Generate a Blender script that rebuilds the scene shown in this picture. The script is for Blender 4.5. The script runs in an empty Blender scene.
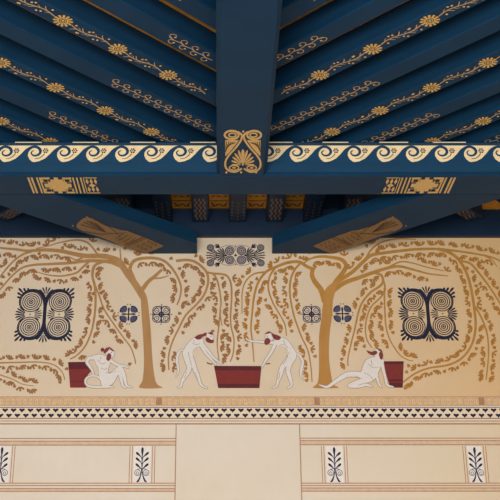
import bpy, math, random
from math import sin, cos, pi, radians, atan, tan, sqrt, hypot, atan2
random.seed(7)
S = bpy.context.scene
COL = S.collection

# ------------------------------------------------------------------ measures
PITCH = radians(22.5); F = 1037.0; CX = 219.0; D = 7.0; EYE = 1.6
MID = 0.14                       # x of the axis of the room
ZB, ZJ = 2.868, 3.112            # underside of beams / joists, above the eye
ZCEIL, ZBACK = 3.244, 3.212
Y0, Y1 = 5.73, 6.0               # cross beam front and back

def elev(y): return PITCH + atan((250 - y) / F)
def on_level(x, y, z):
    Y = z / tan(elev(y)); r = Y * cos(PITCH) + z * sin(PITCH)
    return ((x - CX) / F * r, Y)
def on_wall(x, y):
    z = D * tan(elev(y)); r = D * cos(PITCH) + z * sin(PITCH)
    return ((x - CX) / F * r, z)

# ------------------------------------------------------------------ materials
def lin(c): return tuple(((v / 255) / 12.92 if v <= 10 else ((v / 255 + .055) / 1.055) ** 2.4) for v in c)
def mat(name, rgb, rough=.6, var=.12, scale=30., metal=0., spec=.3, bump=0., second=None, mscale=None, coat=0):
    m = bpy.data.materials.new(name); m.use_nodes = True
    N = m.node_tree.nodes; L = m.node_tree.links; b = N['Principled BSDF']
    c = lin(rgb)
    tc = N.new('ShaderNodeTexCoord'); mp = N.new('ShaderNodeMapping'); L.new(tc.outputs['Object'], mp.inputs[0])
    if mscale: mp.inputs['Scale'].default_value = mscale
    n = N.new('ShaderNodeTexNoise'); n.inputs['Scale'].default_value = scale; n.inputs['Detail'].default_value = 5
    L.new(mp.outputs[0], n.inputs['Vector'])
    r = N.new('ShaderNodeValToRGB'); r.color_ramp.elements[0].position = .3; r.color_ramp.elements[1].position = .7
    a = second and lin(second) or tuple(v * (1 - var) for v in c)
    z = second and c or tuple(min(1, v * (1 + var)) for v in c)
    r.color_ramp.elements[0].color = (*a, 1); r.color_ramp.elements[1].color = (*z, 1)
    L.new(n.outputs['Fac'], r.inputs[0]); L.new(r.outputs[0], b.inputs['Base Color'])
    b.inputs['Roughness'].default_value = rough; b.inputs['Metallic'].default_value = metal
    b.inputs['Specular IOR Level'].default_value = spec
    b.inputs['Coat Weight'].default_value = coat
    if bump:
        bp = N.new('ShaderNodeBump'); bp.inputs['Strength'].default_value = bump; bp.inputs['Distance'].default_value = .002
        L.new(n.outputs['Fac'], bp.inputs['Height']); L.new(bp.outputs[0], b.inputs['Normal'])
    return m

M = {}
M['blue'] = mat('blue_paint', (17, 53, 80), .5, .10, 3., spec=.12, bump=.15, mscale=(1, 1, 6))
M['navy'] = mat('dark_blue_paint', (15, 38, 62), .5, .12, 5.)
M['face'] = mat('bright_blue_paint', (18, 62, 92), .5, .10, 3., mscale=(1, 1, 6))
M['ink'] = mat('indigo_paint', (24, 27, 52), .7, .2, 60.)
M['inkgrey'] = mat('faded_indigo_paint', (74, 76, 100), .75, .2, 60.)
M['gold'] = mat('gold_leaf_paint', (218, 178, 112), .5, .12, 60., metal=.0)
M['cream_gold'] = mat('pale_gold_paint', (242, 216, 170), .5, .08, 20.)
M['bronze'] = mat('dull_gold_paint', (134, 102, 66), .5, .2, 50.)
M['bronze_dark'] = mat('brown_line_paint', (70, 52, 38), .6, .1, 50.)
M['stem'] = mat('tan_stem_paint', (186, 152, 108), .55, .12, 50.)
M['board'] = mat('gilded_board', (214, 146, 50), .5, .2, 25.)
M['trunk'] = mat('ochre_trunk_paint', (172, 130, 84), .8, .1, 14., mscale=(1, 1, .25))
M['trunkR'] = mat('warm_ochre_trunk_paint', (178, 130, 68), .8, .1, 14., mscale=(1, 1, .25))
M['leaf'] = mat('brown_ochre_leaf_paint', (152, 108, 64), .8, .18, 40.)
M['leafR'] = mat('orange_ochre_leaf_paint', (168, 116, 50), .8, .18, 40.)
M['branch'] = mat('ochre_branch_paint', (170, 127, 76), .8, .1, 25.)
M['branchR'] = mat('warm_ochre_branch_paint', (174, 127, 58), .8, .1, 25.)
M['white'] = mat('chalk_white_paint', (220, 213, 207), .8, .05, 60.)
M['outline'] = mat('grey_outline_paint', (150, 132, 124), .8, .08, 60.)
M['red'] = mat('dark_red_paint', (122, 46, 44), .8, .1, 25., mscale=(1, 1, 3))
M['red_dark'] = mat('maroon_band_paint', (92, 34, 40), .8, .1, 25.)
M['maroon'] = mat('maroon_hair_paint', (124, 56, 54), .8, .15, 60.)
M['line'] = mat('brown_border_paint', (172, 128, 98), .8, .12, 30.)
M['linefill'] = mat('pinkish_band_paint', (208, 182, 156), .8, .08, 30.)
M['grey_line'] = mat('grey_border_paint', (112, 98, 96), .8, .1, 30.)
M['tan'] = mat('tan_band_paint', (214, 184, 146), .8, .1, 30.)
M['tan_dark'] = mat('meander_paint', (194, 156, 116), .8, .1, 30.)
M['pale'] = mat('off_white_paint', (228, 222, 216), .8, .04, 30.)
M['palewarm'] = mat('cream_band_paint', (226, 208, 184), .8, .04, 30.)
M['wash'] = mat('grey_wash_paint', (150, 140, 138), .8, .1, 60.)
M['floor'] = mat('pale_stone_floor', (84, 92, 104), .45, .08, 4.)
M['side'] = mat('plaster_wall', (206, 200, 190), .8, .06, 3.)

def wall_material():
    m = bpy.data.materials.new('painted_plaster'); m.use_nodes = True
    N = m.node_tree.nodes; L = m.node_tree.links; b = N['Principled BSDF']
    tc = N.new('ShaderNodeTexCoord')
    def noise(scale, ms, det=6):
        mp = N.new('ShaderNodeMapping'); mp.inputs['Scale'].default_value = ms; L.new(tc.outputs['Object'], mp.inputs[0])
        n = N.new('ShaderNodeTexNoise'); n.inputs['Scale'].default_value = scale; n.inputs['Detail'].default_value = det
        L.new(mp.outputs[0], n.inputs['Vector']); return n
    def mix(fac, a, bb):
        x = N.new('ShaderNodeMix'); x.data_type = 'RGBA'
        L.new(fac, x.inputs[0])
        for k, v in ((6, a), (7, bb)):
            if isinstance(v, tuple): x.inputs[k].default_value = (*lin(v), 1)
            else: L.new(v, x.inputs[k])
        return x.outputs[2]
    def ramp(src, lo, hi):
        r = N.new('ShaderNodeMapRange'); r.inputs['From Min'].default_value = lo; r.inputs['From Max'].default_value = hi
        L.new(src, r.inputs['Value']); return r.outputs[0]
    big = ramp(noise(1.6, (1, 1, 1.4)).outputs['Fac'], .35, .7)
    fine = ramp(noise(16, (1, 1, .35)).outputs['Fac'], .35, .7)
    c1 = mix(big, (220, 211, 197), (214, 201, 181))
    c2 = mix(fine, c1, (217, 207, 191))
    # pigment of the picture ground is deeper than the plain dado below the friezes
    sx = N.new('ShaderNodeSeparateXYZ'); L.new(tc.outputs['Object'], sx.inputs[0])
    up = ramp(sx.outputs['Z'], D * tan(elev(398)) - .01, D * tan(elev(398)) + .01)
    pic = mix(big, (216, 200, 177), (210, 188, 160))
    c3 = mix(up, c2, mix(fine, pic, (215, 196, 170)))
    # yellower tone on the right hand part of the wall, cloudy edge
    add = N.new('ShaderNodeMath'); add.operation = 'MULTIPLY_ADD'
    L.new(noise(2.2, (1, 1, 1)).outputs['Fac'], add.inputs[0]); add.inputs[1].default_value = .9; L.new(sx.outputs['X'], add.inputs[2])
    yel = ramp(add.outputs[0], 1.0, 2.5)
    yc = mix(up, (216, 198, 168), (212, 176, 126))
    c4 = mix(yel, c3, yc)
    L.new(c4, b.inputs['Base Color']); b.inputs['Roughness'].default_value = .75
    bp = N.new('ShaderNodeBump'); bp.inputs['Strength'].default_value = .2; bp.inputs['Distance'].default_value = .002
    L.new(fine, bp.inputs['Height']); L.new(bp.outputs[0], b.inputs['Normal'])
    return m
M['wall'] = wall_material()

# ------------------------------------------------------------------ objects
def link_mesh(name, v, f, m, parent=None, loc=None):
    me = bpy.data.meshes.new(name); me.from_pydata(v, [], f); me.update()
    me.materials.append(M[m] if isinstance(m, str) else m)
    o = bpy.data.objects.new(name, me); COL.objects.link(o)
    if parent: o.parent = parent
    if loc: o.location = loc
    return o
def tag(o, label, cat, group=None, kind=None):
    o['label'] = label; o['category'] = cat
    if group: o['group'] = group
    if kind: o['kind'] = kind
    return o
def thing(name, label, cat, loc=(0, 0, 0), rz=0, group=None):
    o = bpy.data.objects.new(name, None); COL.objects.link(o)
    o.empty_display_size = .05; o.location = loc; o.rotation_euler = (0, 0, rz)
    return tag(o, label, cat, group)
def structure(o): o['kind'] = 'structure'; return o
def dup(o, parent, loc=None):
    c = o.copy(); COL.objects.link(c); c.parent = parent
    if loc is not None: c.location = loc
    return c
def copy_thing(root, loc, label, rz=None):
    r = root.copy(); COL.objects.link(r); r.location = loc; r['label'] = label
    if rz is not None: r.rotation_euler = (0, 0, rz)
    for ch in list(root.children):
        c = ch.copy(); COL.objects.link(c); c.parent = r
    return r

def box_data(x0, y0, z0, x1, y1, z1, bev=0):
    b = bev
    v = []; f = []
    if not b:
        v = [(x, y, z) for z in (z0, z1) for y in (y0, y1) for x in (x0, x1)]
        f = [(0, 2, 3, 1), (4, 5, 7, 6), (0, 1, 5, 4), (2, 6, 7, 3), (0, 4, 6, 2), (1, 3, 7, 5)]
    return v, f
def beam_data(x0, y0, z0, x1, y1, z1, b=.006):
    """long timber along x with chamfered arrises"""
    prof = [(y0 + b, z0), (y1 - b, z0), (y1, z0 + b), (y1, z1), (y0, z1), (y0, z0 + b)]
    n = len(prof)
    v = [(x0, y, z) for y, z in prof] + [(x1, y, z) for y, z in prof]
    f = [tuple(range(n)), tuple(range(2 * n - 1, n - 1, -1))] + [(i, i + n, (i + 1) % n + n, (i + 1) % n) for i in range(n)]
    return v, f

# ------------------------------------------------------------------ flat paint work
def spline(pts, step=6):
    if len(pts) < 3: return list(pts)
    out = []
    P = [pts[0]] + list(pts) + [pts[-1]]
    for i in range(1, len(P) - 2):
        p0, p1, p2, p3 = P[i - 1:i + 3]
        for k in range(step):
            t = k / step
            out.append(tuple(.5 * (2 * b + (c - a) * t + (2 * a - 5 * b + 4 * c - d) * t * t + (3 * b - a - 3 * c + d) * t ** 3) for a, b, c, d in zip(p0, p1, p2, p3)))
    out.append(tuple(pts[-1])); return out
class Paint:
    """collects flat shapes drawn in (u, v), then maps them on a surface"""
    def __init__(s): s.v = []; s.f = []
    def poly(s, pts):
        n = len(s.v); s.v += [tuple(p[:2]) for p in pts]; s.f.append(tuple(range(n, n + len(pts)))); return s
    def blob(s, pts, step=5):
        q = spline(list(pts) + [pts[0]], step)[:-1]; return s.poly(q)
    def stroke(s, pts, w0, w1=None, smooth=True, step=6, wm=None):
        if smooth: pts = spline(pts, step)
        w1 = w0 if w1 is None else w1
        n = len(pts); base = len(s.v)
        ds = [0]
        for i in range(1, n): ds.append(ds[-1] + hypot(pts[i][0] - pts[i - 1][0], pts[i][1] - pts[i - 1][1]))
        T = ds[-1] or 1
        for i, p in enumerate(pts):
            a = pts[max(0, i - 1)]; b = pts[min(n - 1, i + 1)]
            dx, dy = b[0] - a[0], b[1] - a[1]; l = hypot(dx, dy) or 1
            t = ds[i] / T
            if wm is None: w = w0 + (w1 - w0) * t
            else: w = (w0 + (wm - w0) * t * 2) if t < .5 else (wm + (w1 - wm) * (t - .5) * 2)
            if len(p) > 2: w = p[2]
            ox, oy = -dy / l * w / 2, dx / l * w / 2
            s.v += [(p[0] + ox, p[1] + oy), (p[0] - ox, p[1] - oy)]
        for i in range(n - 1):
            k = base + 2 * i; s.f.append((k, k + 1, k + 3, k + 2))
        return s
    def disc(s, x, y, r, n=16, ry=None):
        return s.poly([(x + r * cos(2 * pi * k / n), y + (ry or r) * sin(2 * pi * k / n)) for k in range(n)])
    def ring(s, x, y, r, w, n=28):
        q = [(x + r * cos(2 * pi * k / n), y + r * sin(2 * pi * k / n)) for k in range(n + 1)]
        return s.stroke(q, w, smooth=False)
    def spiral(s, x, y, r0, r1, turns, w0, w1=None, a0=0, sgn=1):
        n = int(abs(turns) * 22) + 4
        q = [(x + (r0 + (r1 - r0) * k / n) * cos(a0 + sgn * 2 * pi * turns * k / n), y + (r0 + (r1 - r0) * k / n) * sin(a0 + sgn * 2 * pi * turns * k / n)) for k in range(n + 1)]
        return s.stroke(q, w0, w1, smooth=False)
    def petal(s, x, y, ang, L, w, r0=0):
        c, d = cos(ang), sin(ang)
        prof = [(0, .18), (.3, .3), (.6, .48), (.82, .45), (.95, .26), (1, 0)]
        q = [(r0 + L * t, w * h) for t, h in prof] + [(r0 + L * t, -w * h) for t, h in prof[-2::-1]]
        return s.poly([(x + a * c - b * d, y + a * d + b * c) for a, b in q])
    def fan(s, x, y, ang, spread, n, L, w, r0=0, edge=.75):
        for k in range(n):
            t = 0 if n == 1 else 2 * k / (n - 1) - 1
            s.petal(x, y, ang + t * spread, L * (1 - (1 - edge) * t * t), w, r0)
        return s
    def rect(s, x0, y0, x1, y1): return s.poly([(x0, y0), (x1, y0), (x1, y1), (x0, y1)])
    def xf(s, fn):
        p = Paint(); p.v = [fn(*q) for q in s.v]; p.f = list(s.f); return p
    def add(s, o):
        n = len(s.v); s.v += o.v; s.f += [tuple(i + n for i in f) for f in o.f]; return s
    def build(s, name, m, parent, fn, base=(0, 0, 0)):
        v = [list(a - b for a, b in zip(fn(*q), base)) for q in s.v]
        ax = 1 if max(q[1] for q in v) - min(q[1] for q in v) < 1e-5 else 2
        comp = {}; seen = -1; last = -10                 # each brush mark lies a hair over the one before
        for fc in s.f:
            if min(fc) > last: seen += 1
            last = max(last, max(fc))
            for k in fc: comp[k] = seen
        for k, q in enumerate(v): q[ax] -= .00002 * (comp.get(k, 0) % 20) + .0000015 * (k % 90)
        return link_mesh(name, v, s.f, m, parent)

def wallmap(layer=1, px=True):
    """picture drawn on the wall plane"""
    def fn(u, v):
        if px: X, z = on_wall(u, v)
        else: X, z = u, v
        return (X, D - .0010 * layer, z + EYE)
    return fn
def levelmap(z, layer=1, mirror=False):
    def fn(u, v):
        X, Y = on_level(u, v, z)
        if mirror: X = 2 * MID - X
        return (X, Y, z - .0010 * layer + EYE)
    return fn
def mirror_px(pts): return pts

# ------------------------------------------------------------------ room shell
XL, XR = MID - 3.1, MID + 3.1
YN = -2.5
def slab(name, b, m): return structure(link_mesh(name, *box_data(*b), m))
slab('floor', (XL - .2, YN, -.1, XR + .2, D + .2, 0), 'floor')
slab('wall_back', (XL - .2, D, 0, XR + .2, D + .2, ZCEIL + EYE + .2), 'wall')
# move the object origin of the wall to eye height so its coordinates match the pigment edge
w = bpy.data.objects['wall_back']
for vt in w.data.vertices: vt.co.z -= EYE
w.location.z = EYE
slab('wall_left', (XL - .2, YN, 0, XL, D, ZCEIL + EYE + .2), 'side')
slab('wall_right', (XR, YN, 0, XR + .2, D, ZCEIL + EYE + .2), 'side')
slab('ceiling', (XL, YN, ZCEIL + EYE, XR, D, ZCEIL + EYE + .1), 'board')
# blue plate along the top of the painted wall and the dark boarding of the back bay
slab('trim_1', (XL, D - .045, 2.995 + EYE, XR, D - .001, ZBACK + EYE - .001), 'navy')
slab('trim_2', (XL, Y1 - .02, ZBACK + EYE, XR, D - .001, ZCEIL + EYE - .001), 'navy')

# ------------------------------------------------------------------ beams
def bx(name, b, m, parent, base):
    v, f = box_data(*b); return link_mesh(name, [(x - base[0], y - base[1], z - base[2]) for x, y, z in v], f, m, parent)

# cross beam
base = (MID, Y0, ZB + EYE)
cb = thing('cross_beam', 'long horizontal blue cross beam with a running wave band along its face', 'beam', base)
v, f = beam_data(XL - MID, 0, 0, XR - MID, Y1 - Y0, 3.098 - ZB, .008)
link_mesh('timber', v, f, 'blue', cb)
bx('top_moulding', (XL, Y0 + .012, 3.098 + EYE, XR, Y1, ZJ + EYE - .0005), 'navy', cb, base)
# thin fillet near the bottom of the face
# wave band: cream strip with blue hollows
def face(u, v, layer=1): return (u, Y0 - .0008 * layer, v + EYE)
def px_face_z(y): return Y0 * tan(elev(y))
zt, zb = px_face_z(145.6), px_face_z(162.8)
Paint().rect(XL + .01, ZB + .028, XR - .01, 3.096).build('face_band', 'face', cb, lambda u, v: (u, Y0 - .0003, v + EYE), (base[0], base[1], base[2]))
band = Paint().rect(XL + .01, zb, XR - .01, zt)
band.build('wave_band', 'cream_gold', cb, lambda u, v: face(u, v, 1), base)
Paint().rect(XL + .01, zt, XR - .01, zt + .003).build('band_edge', 'bronze_dark', cb, lambda u, v: face(u, v, 1), base)
UNIT = 29.05 / F * (Y0 * cos(PITCH) + 3.02 * sin(PITCH))
def wave_unit(flip):
    k = UNIT / 215.; H = (zt - zb) / 140.
    top = 30
    p = Paint()
    def T(q): return (q[0] * k * (-1 if flip else 1), (top + 140 - q[1]) * H)
    blue = [(62, 173), (62, 166), (100, 158), (140, 137), (175, 101), (205, 64), (228, 46), (252, 40), (262, 52), (243, 66), (230, 88), (228, 114), (241, 142), (262, 162), (277, 166), (277, 173)]
    p.poly([T(q) for q in blue])
    ch = [(240, 52, 24), (262, 42, 20), (290, 44, 21), (312, 60, 22), (319, 84, 20), (305, 106, 17), (280, 114, 15), (260, 106, 12), (252, 90, 10), (260, 76, 8), (272, 74, 5)]
    q = spline(ch, 4)
    p.stroke([(*T(a), a[2] * k) for a in q], 1, smooth=False)
    d = Paint()
    fx, fy = 142, 74
    for a in range(6):
        x, y = fx + 15 * cos(a * pi / 3), fy + 15 * sin(a * pi / 3)
        d.disc(*T((x, y)), 6.6 * k, 8)
    d.disc(*T((fx, fy)), 4.5 * k, 8)
    d.stroke([T(a) for a in ((136, 98), (118, 120), (94, 136), (66, 140))], 6 * k, 4 * k)
    return p, d
pw, pd = wave_unit(False)
rw = (on_level(0, 175, ZB)[0])
xc0 = (50 / 7.143 + 20 - 55 / 7.143 + .4 + 6.6)          # pixel of a unit origin
rface = Y0 * cos(PITCH) + 3.02 * sin(PITCH)
ox = (xc0 - CX) / F * rface
first = None
for i in range(-10, 32):
    x = ox + i * UNIT
    if x < XL + .1 or x > XR - .4: continue
    if first is None:
        first = pw.build('wave_scroll', 'face', cb, lambda u, v: (u, -.0030, v + zb - ZB), (0, 0, 0))
        firstd = pd.build('scroll_flower', 'ink', first, lambda u, v: (u, -.0042, v + zb - ZB), (0, 0, 0))
        first.location = (x - MID, 0, 0)
    else:
        c = dup(first, cb, (x - MID, 0, 0)); dup(firstd, c)
# thin gilt fillets on the top edge
for a, b in ((14, 41), (72, 98), (130, 155), (190, 215.5), (267, 293), (323, 349), (380, 409), (434, 467)):
    xa, xb = (a - CX) / F * rface, (b - CX) / F * rface
    bx('gilt_fillet', (xa, Y0 - .003, 3.0985 + EYE, xb, Y0 + .010, 3.1035 + EYE), 'cream_gold', cb, base)
# gilt inlay panels on its underside
def inlay(sign):
    g = Paint(); dk = Paint()
    def line(x0, x1): g.rect(x0, 0, x1, 1)
    for a in (0, 3.2): line(a, a + 1.9)
    for a in (8.2, 11): line(a, a + 1.6)
    g.rect(12.6, .12, 19, .3); g.rect(12.6, .7, 19, .88); g.rect(12.6, 0, 21, .1); g.rect(12.6, .9, 21, 1)
    g.rect(33.5, .12, 41, .3); g.rect(33.5, .7, 41, .88); g.rect(33, 0, 41.6, .1); g.rect(33, .9, 41.6, 1)
    cr = [(14, .38), (18, .38), (18, .27), (21, .27), (21, .13), (25, .13), (25, 0), (29, 0), (29, .13), (33, .13), (33, .27), (36, .27), (36, .38), (40, .38)]
    g.poly(cr + [(x, 1 - y) for x, y in cr[::-1]])
    for y in (.2, .8):
        dk.rect(14.4, y - .07, 18.6, y + .07); dk.rect(35, y - .07, 39.4, y + .07)
    for a in (42.6, 46.2, 50): line(a, a + 1.5)
    line(52.8, 53.6)
    g.rect(54, 0, 66, .05); g.rect(54, .95, 66, 1)
    for cx_, cy_ in ((60, .5),):
        for a in range(8): g.petal(0, 0, a * pi / 4, .28, .11) if False else None
    for j in range(2):
        for i in range(3):
            x = 56 + i * 4; y = .25 + j * .5
            g.poly([(x - 1.5, y), (x, y - .19), (x + 1.5, y), (x, y + .19)])
            g.stroke([(x - 1.8, y - .2), (x, y - .08), (x + 1.8, y - .2)], .5, .3) if False else None
    g.poly([(56.5, .5), (60, .36), (63.5, .5), (60, .64)])
    xa = on_level(27, 177, ZB)[0]; xb = on_level(96.5, 177, ZB)[0]
    def fn(L):
        def q(u, v):
            X = xa + (xb - xa) * u / 66.; 
            if sign > 0: X = 2 * MID - X
            return (X, Y0 + .02 + v * (Y1 - Y0 - .045), ZB - .0010 * L + EYE)
        return q
    o = g.build('gilt_inlay', 'gold', cb, fn(1), base)
    dk.build('dark_inlay', 'ink', o, fn(2), base)
inlay(-1); inlay(1)

# central beam
base = (MID, 3.0, ZB + EYE)
mb = thing('main_beam', 'broad straight blue central beam running towards the viewer with gilt palmette end', 'beam', base)
hw = .153
v, f = beam_data(-Y0 + .001 - 0, -hw, .003, 1.2, hw, ZCEIL - ZB - .001, .022)
v = [(-y, -x if True else 0, z) for x, y, z in v]
v = [(a, b - 3.0, c) for a, b, c in v]
link_mesh('timber', v, f, 'blue', mb)
def c7(x, y): return (210 + x / 7.143, 120 + y / 7.143)
g = Paint(); dk = Paint(); s7 = 1 / 7.143
def both(fn):
    fn(lambda x, y: c7(x, y)); fn(lambda x, y: c7(470 - x, y))
def half(T):
    g.poly([T(*q) for q in ((108, 142), (206, 142), (178, 182), (140, 228), (110, 258))])
    for k in range(5):
        dk.stroke([T(118 + k * 16, 150 + 2 * k), T(112 + k * 4, 226 - k * 12)], 5 * s7, smooth=False)
    g.disc(*T(155, 105), 0, 3)
    q = [(155 + 50 * cos(t), 105 + 30 * sin(t)) for t in [pi * 2 * k / 20 for k in range(21)]]
    g.stroke([T(*a) for a in q], 15 * s7, smooth=False)
    q = [(160 + 26 * cos(t), 106 + 14 * sin(t)) for t in [pi * 2 * k / 16 for k in range(17)]]
    g.stroke([T(*a) for a in q], 10 * s7, smooth=False)
    g.stroke([T(*a) for a in ((195, 82), (226, 104), (222, 140), (185, 195), (140, 245), (112, 290), (112, 335), (140, 362), (185, 368), (228, 345))], 15 * s7, 12 * s7)
    q = [(172 + 34 * cos(t), 340 + 17 * sin(t)) for t in [pi * 2 * k / 16 for k in range(17)]]
    g.stroke([T(*a) for a in q], 9 * s7, smooth=False)
    g.poly([T(172 + 14 * cos(a), 340 + 7 * sin(a)) for a in [pi * 2 * k / 8 for k in range(8)]])
    for ang, L, w_ in ((17, 92, 17), (35, 84, 16), (53, 76, 15), (71, 70, 14), (90, 64, 12)):
        a = radians(-90 - ang); x, y = c7(235, 325)
        pt = Paint().petal(0, 0, a, L, w_, 18)
        g.add(pt.xf(lambda u, v: T(235 + u, 318 + v * 1.0)))
both(half)
g.add(Paint().petal(0, 0, -pi / 2, 98, 24, 14).xf(lambda u, v: c7(235 + u, 318 + v)))
g.poly([c7(*q) for q in ((225, 312), (235, 300), (245, 312), (235, 326))])
for x, y in ((118, 372), (330, 372), (238, 80), (222, 372)): g.disc(*c7(x, y), 1.1, 8)
o = g.build('palmette', 'gold', mb, levelmap(ZB + .003, 1.5), base)
dk.build('palmette_line', 'bronze_dark', o, levelmap(ZB + .003, 3), base)

# slanting braces from the cross beam to the wall
RUN = 1.10
def brace(sign, label):
    base = (MID + sign * .44, D, ZB + EYE)
    t = thing('brace_beam', label, 'beam', base, group='diagonal beams between cross beam and painted wall')
    yb = Y1 + .0015
    ie = .30 if sign < 0 else .247
    yi = 6.81 + (.30 - ie) / RUN
    P = [(ie, yi), (ie, D - .0015), (.69, D - .0015), (.69 + 1.05 * (D - yb), yb), (.30 + RUN * (6.81 - yb), yb)]
    P = [(sign * x - sign * .44, y - D) for x, y in P]
    if sign < 0: P = P[::-1]
    # chamfer at the bottom
    cx_ = sum(p[0] for p in P) / 4; cy_ = sum(p[1] for p in P) / 4
    n = 5; h = ZJ - ZB - .001
    hh = 2.968 - ZB
    v = [(x, y, .002) for x, y in P] + [(x, y, hh) for x, y in P]
    f = [(0, 1, 2, 3, 4), (9, 8, 7, 6, 5)] + [(i, i + 5, (i + 1) % 5 + 5, (i + 1) % 5) for i in range(5)]
    link_mesh('timber', v, f, 'blue', t)
    def c(x, y): return (60 + x / 3.57, 180 + y / 3.57)
    g = Paint(); d = Paint()
    g.poly([c(*q) for q in ((58, 164), (62, 154), (74, 143), (84, 136), (98, 132), (112, 136), (128, 141), (142, 152), (160, 162), (190, 170), (215, 178), (240, 181), (262, 190), (285, 198), (330, 216), (372, 235),
        (336, 250), (304, 262), (262, 250), (215, 234), (190, 222), (160, 210), (130, 199), (100, 189), (76, 179), (62, 171))])
    g.disc(*c(46, 163), 1.1, 8); g.disc(*c(96, 131), .9, 8)
    for k, (x, y) in enumerate(((75, 158), (84, 149), (97, 145), (112, 147), (126, 153), (137, 162))):
        d.stroke([c(165, 186), c(x, y)], .5, 1.0, smooth=False)
    d.stroke([c(*q) for q in ((120, 140), (152, 152), (190, 178), (215, 205), (205, 214))], .9, .5)
    d.stroke([c(*q) for q in ((90, 182), (140, 192), (185, 190), (240, 187))], .8, .5)
    for k in range(4):
        x, y = 228 + k * 14, 190 + k * 5
        d.stroke([c(x, y), c(x - 14, y + 8 + k * 2), c(x - 30, y + 18 + 1 * k)], .6)
    d.stroke([c(298, 204), c(232, 230)], .8, smooth=False); d.stroke([c(306, 208), c(240, 234)], .6, smooth=False)
    for i in range(3):
        for j in range(3):
            x = 318 + i * 13 - j * 18; y = 218 + i * 5.5 + j * 8
            d.ring(*c(x - 2, y + 2), .95, .45, 8)
    mp = lambda L: levelmap(ZB + .002, L, mirror=sign > 0)
    o = g.build('gilt_palmette', 'bronze', t, mp(1.2), base)
    d.build('palmette_line', 'bronze_dark', o, mp(2.4), base)
brace(-1, 'blue diagonal beam on the left sloping down to the wall above the left tree')
brace(1, 'blue diagonal beam on the right sloping down to the wall above the right tree')

# ------------------------------------------------------------------ joist ornament
def rosette_paint():
    g = Paint(); s = Paint()
    R = .049
    n = 12
    for k in range(n):
        a = 2 * pi * k / n
        g.petal(0, 0, a, R * .55, .013, R * .42)
        g.disc(R * .93 * cos(a), R * .93 * sin(a), .0068, 8)
    g.ring(0, 0, R * .52, .006, 20)
    g.ring(0, 0, R * .3, .004, 16)
    g.disc(0, 0, .0075, 10)
    s.disc(0, 0, R * 1.02, 20)
    return g, s
def vine_paint(L, flip=1):
    st = Paint(); dt = Paint()
    q = [(L * k / 16, flip * .012 * sin(2 * pi * k / 16)) for k in range(17)]
    st.stroke(q, .0075, smooth=False)
    for t, sg in ((.16, 1), (.34, -1), (.55, 1), (.78, -1)):
        x = L * t; y = flip * .012 * sin(2 * pi * t)
        st.stroke([(x, y), (x - .014, y + sg * .012), (x - .028, y + sg * .028)], .007, .004)
        st.stroke([(x + .02, y), (x + .012, y - sg * .012), (x - .002, y - sg * .017)], .005, .003)
        dt.disc(x + .018, y + sg * .026, .0068, 8)
        dt.disc(x - .02, y - sg * .024, .0068, 8)
    return st, dt
def scroll_paint(flip=1):
    st = Paint(); dt = Paint(); L = .078
    st.stroke([(0, -.003), (L * .5, .003), (L, -.003)], .006)
    for sg in (1, -1):
        x = L * (.5 if sg > 0 else .15)
        st.stroke([(x + .014, 0), (x - .012, sg * .010), (x - .018, sg * .026), (x + .000, sg * .038), (x + .016, sg * .032)], .006, .005)
        dt.disc(x + .016, sg * .021, .0065, 8)
    return st, dt
def waves_paint(L):
    g = Paint()
    for k in (-1, 0, 1):
        q = [(L * i / 40, k * .03 + .008 * sin(2 * pi * L * i / 40 / .09)) for i in range(41)]
        g.stroke(q, .009, smooth=False)
    return g
def down(layer): return lambda u, v: (u, v, -.0010 * layer)

JW = .122
JOISTS = [('plain', 4.21), ('flower', 4.61), ('plain', 4.995), ('flower', 5.385), ('plain', 5.775), ('flower', 6.165), ('plain', 6.545), ('flower', 6.93), ('plain', 7.30)]
labels = {
 4.21: 'blue ceiling joist with scroll ornament, nearest the top edge',
 4.61: 'blue flowered joist beside the central beam at the top edge',
 4.995: 'blue joist with gilt scrolls by the central beam, gold edge below',
 5.385: 'long blue joist with three gilt flowers, topmost of the long flowered joists',
 5.775: 'grey-blue plain joist whose scroll vine starts halfway, between the two long flowered joists',
 6.165: 'long blue joist with four gilt flowers running down to the wave band',
 6.545: 'blue joist with short scroll vine meeting the wave band',
 6.93: 'short flowered blue joist in the corner just above the wave band',
 7.30: 'short blue scroll joist at the frame edge, lowest above the wave band'}
proto = {}
def part(paint, name, m, parent, layer, key):
    if key in proto: return dup(proto[key], parent)
    proto[key] = paint().build(name, m, parent, down(layer)); return proto[key]
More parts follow.
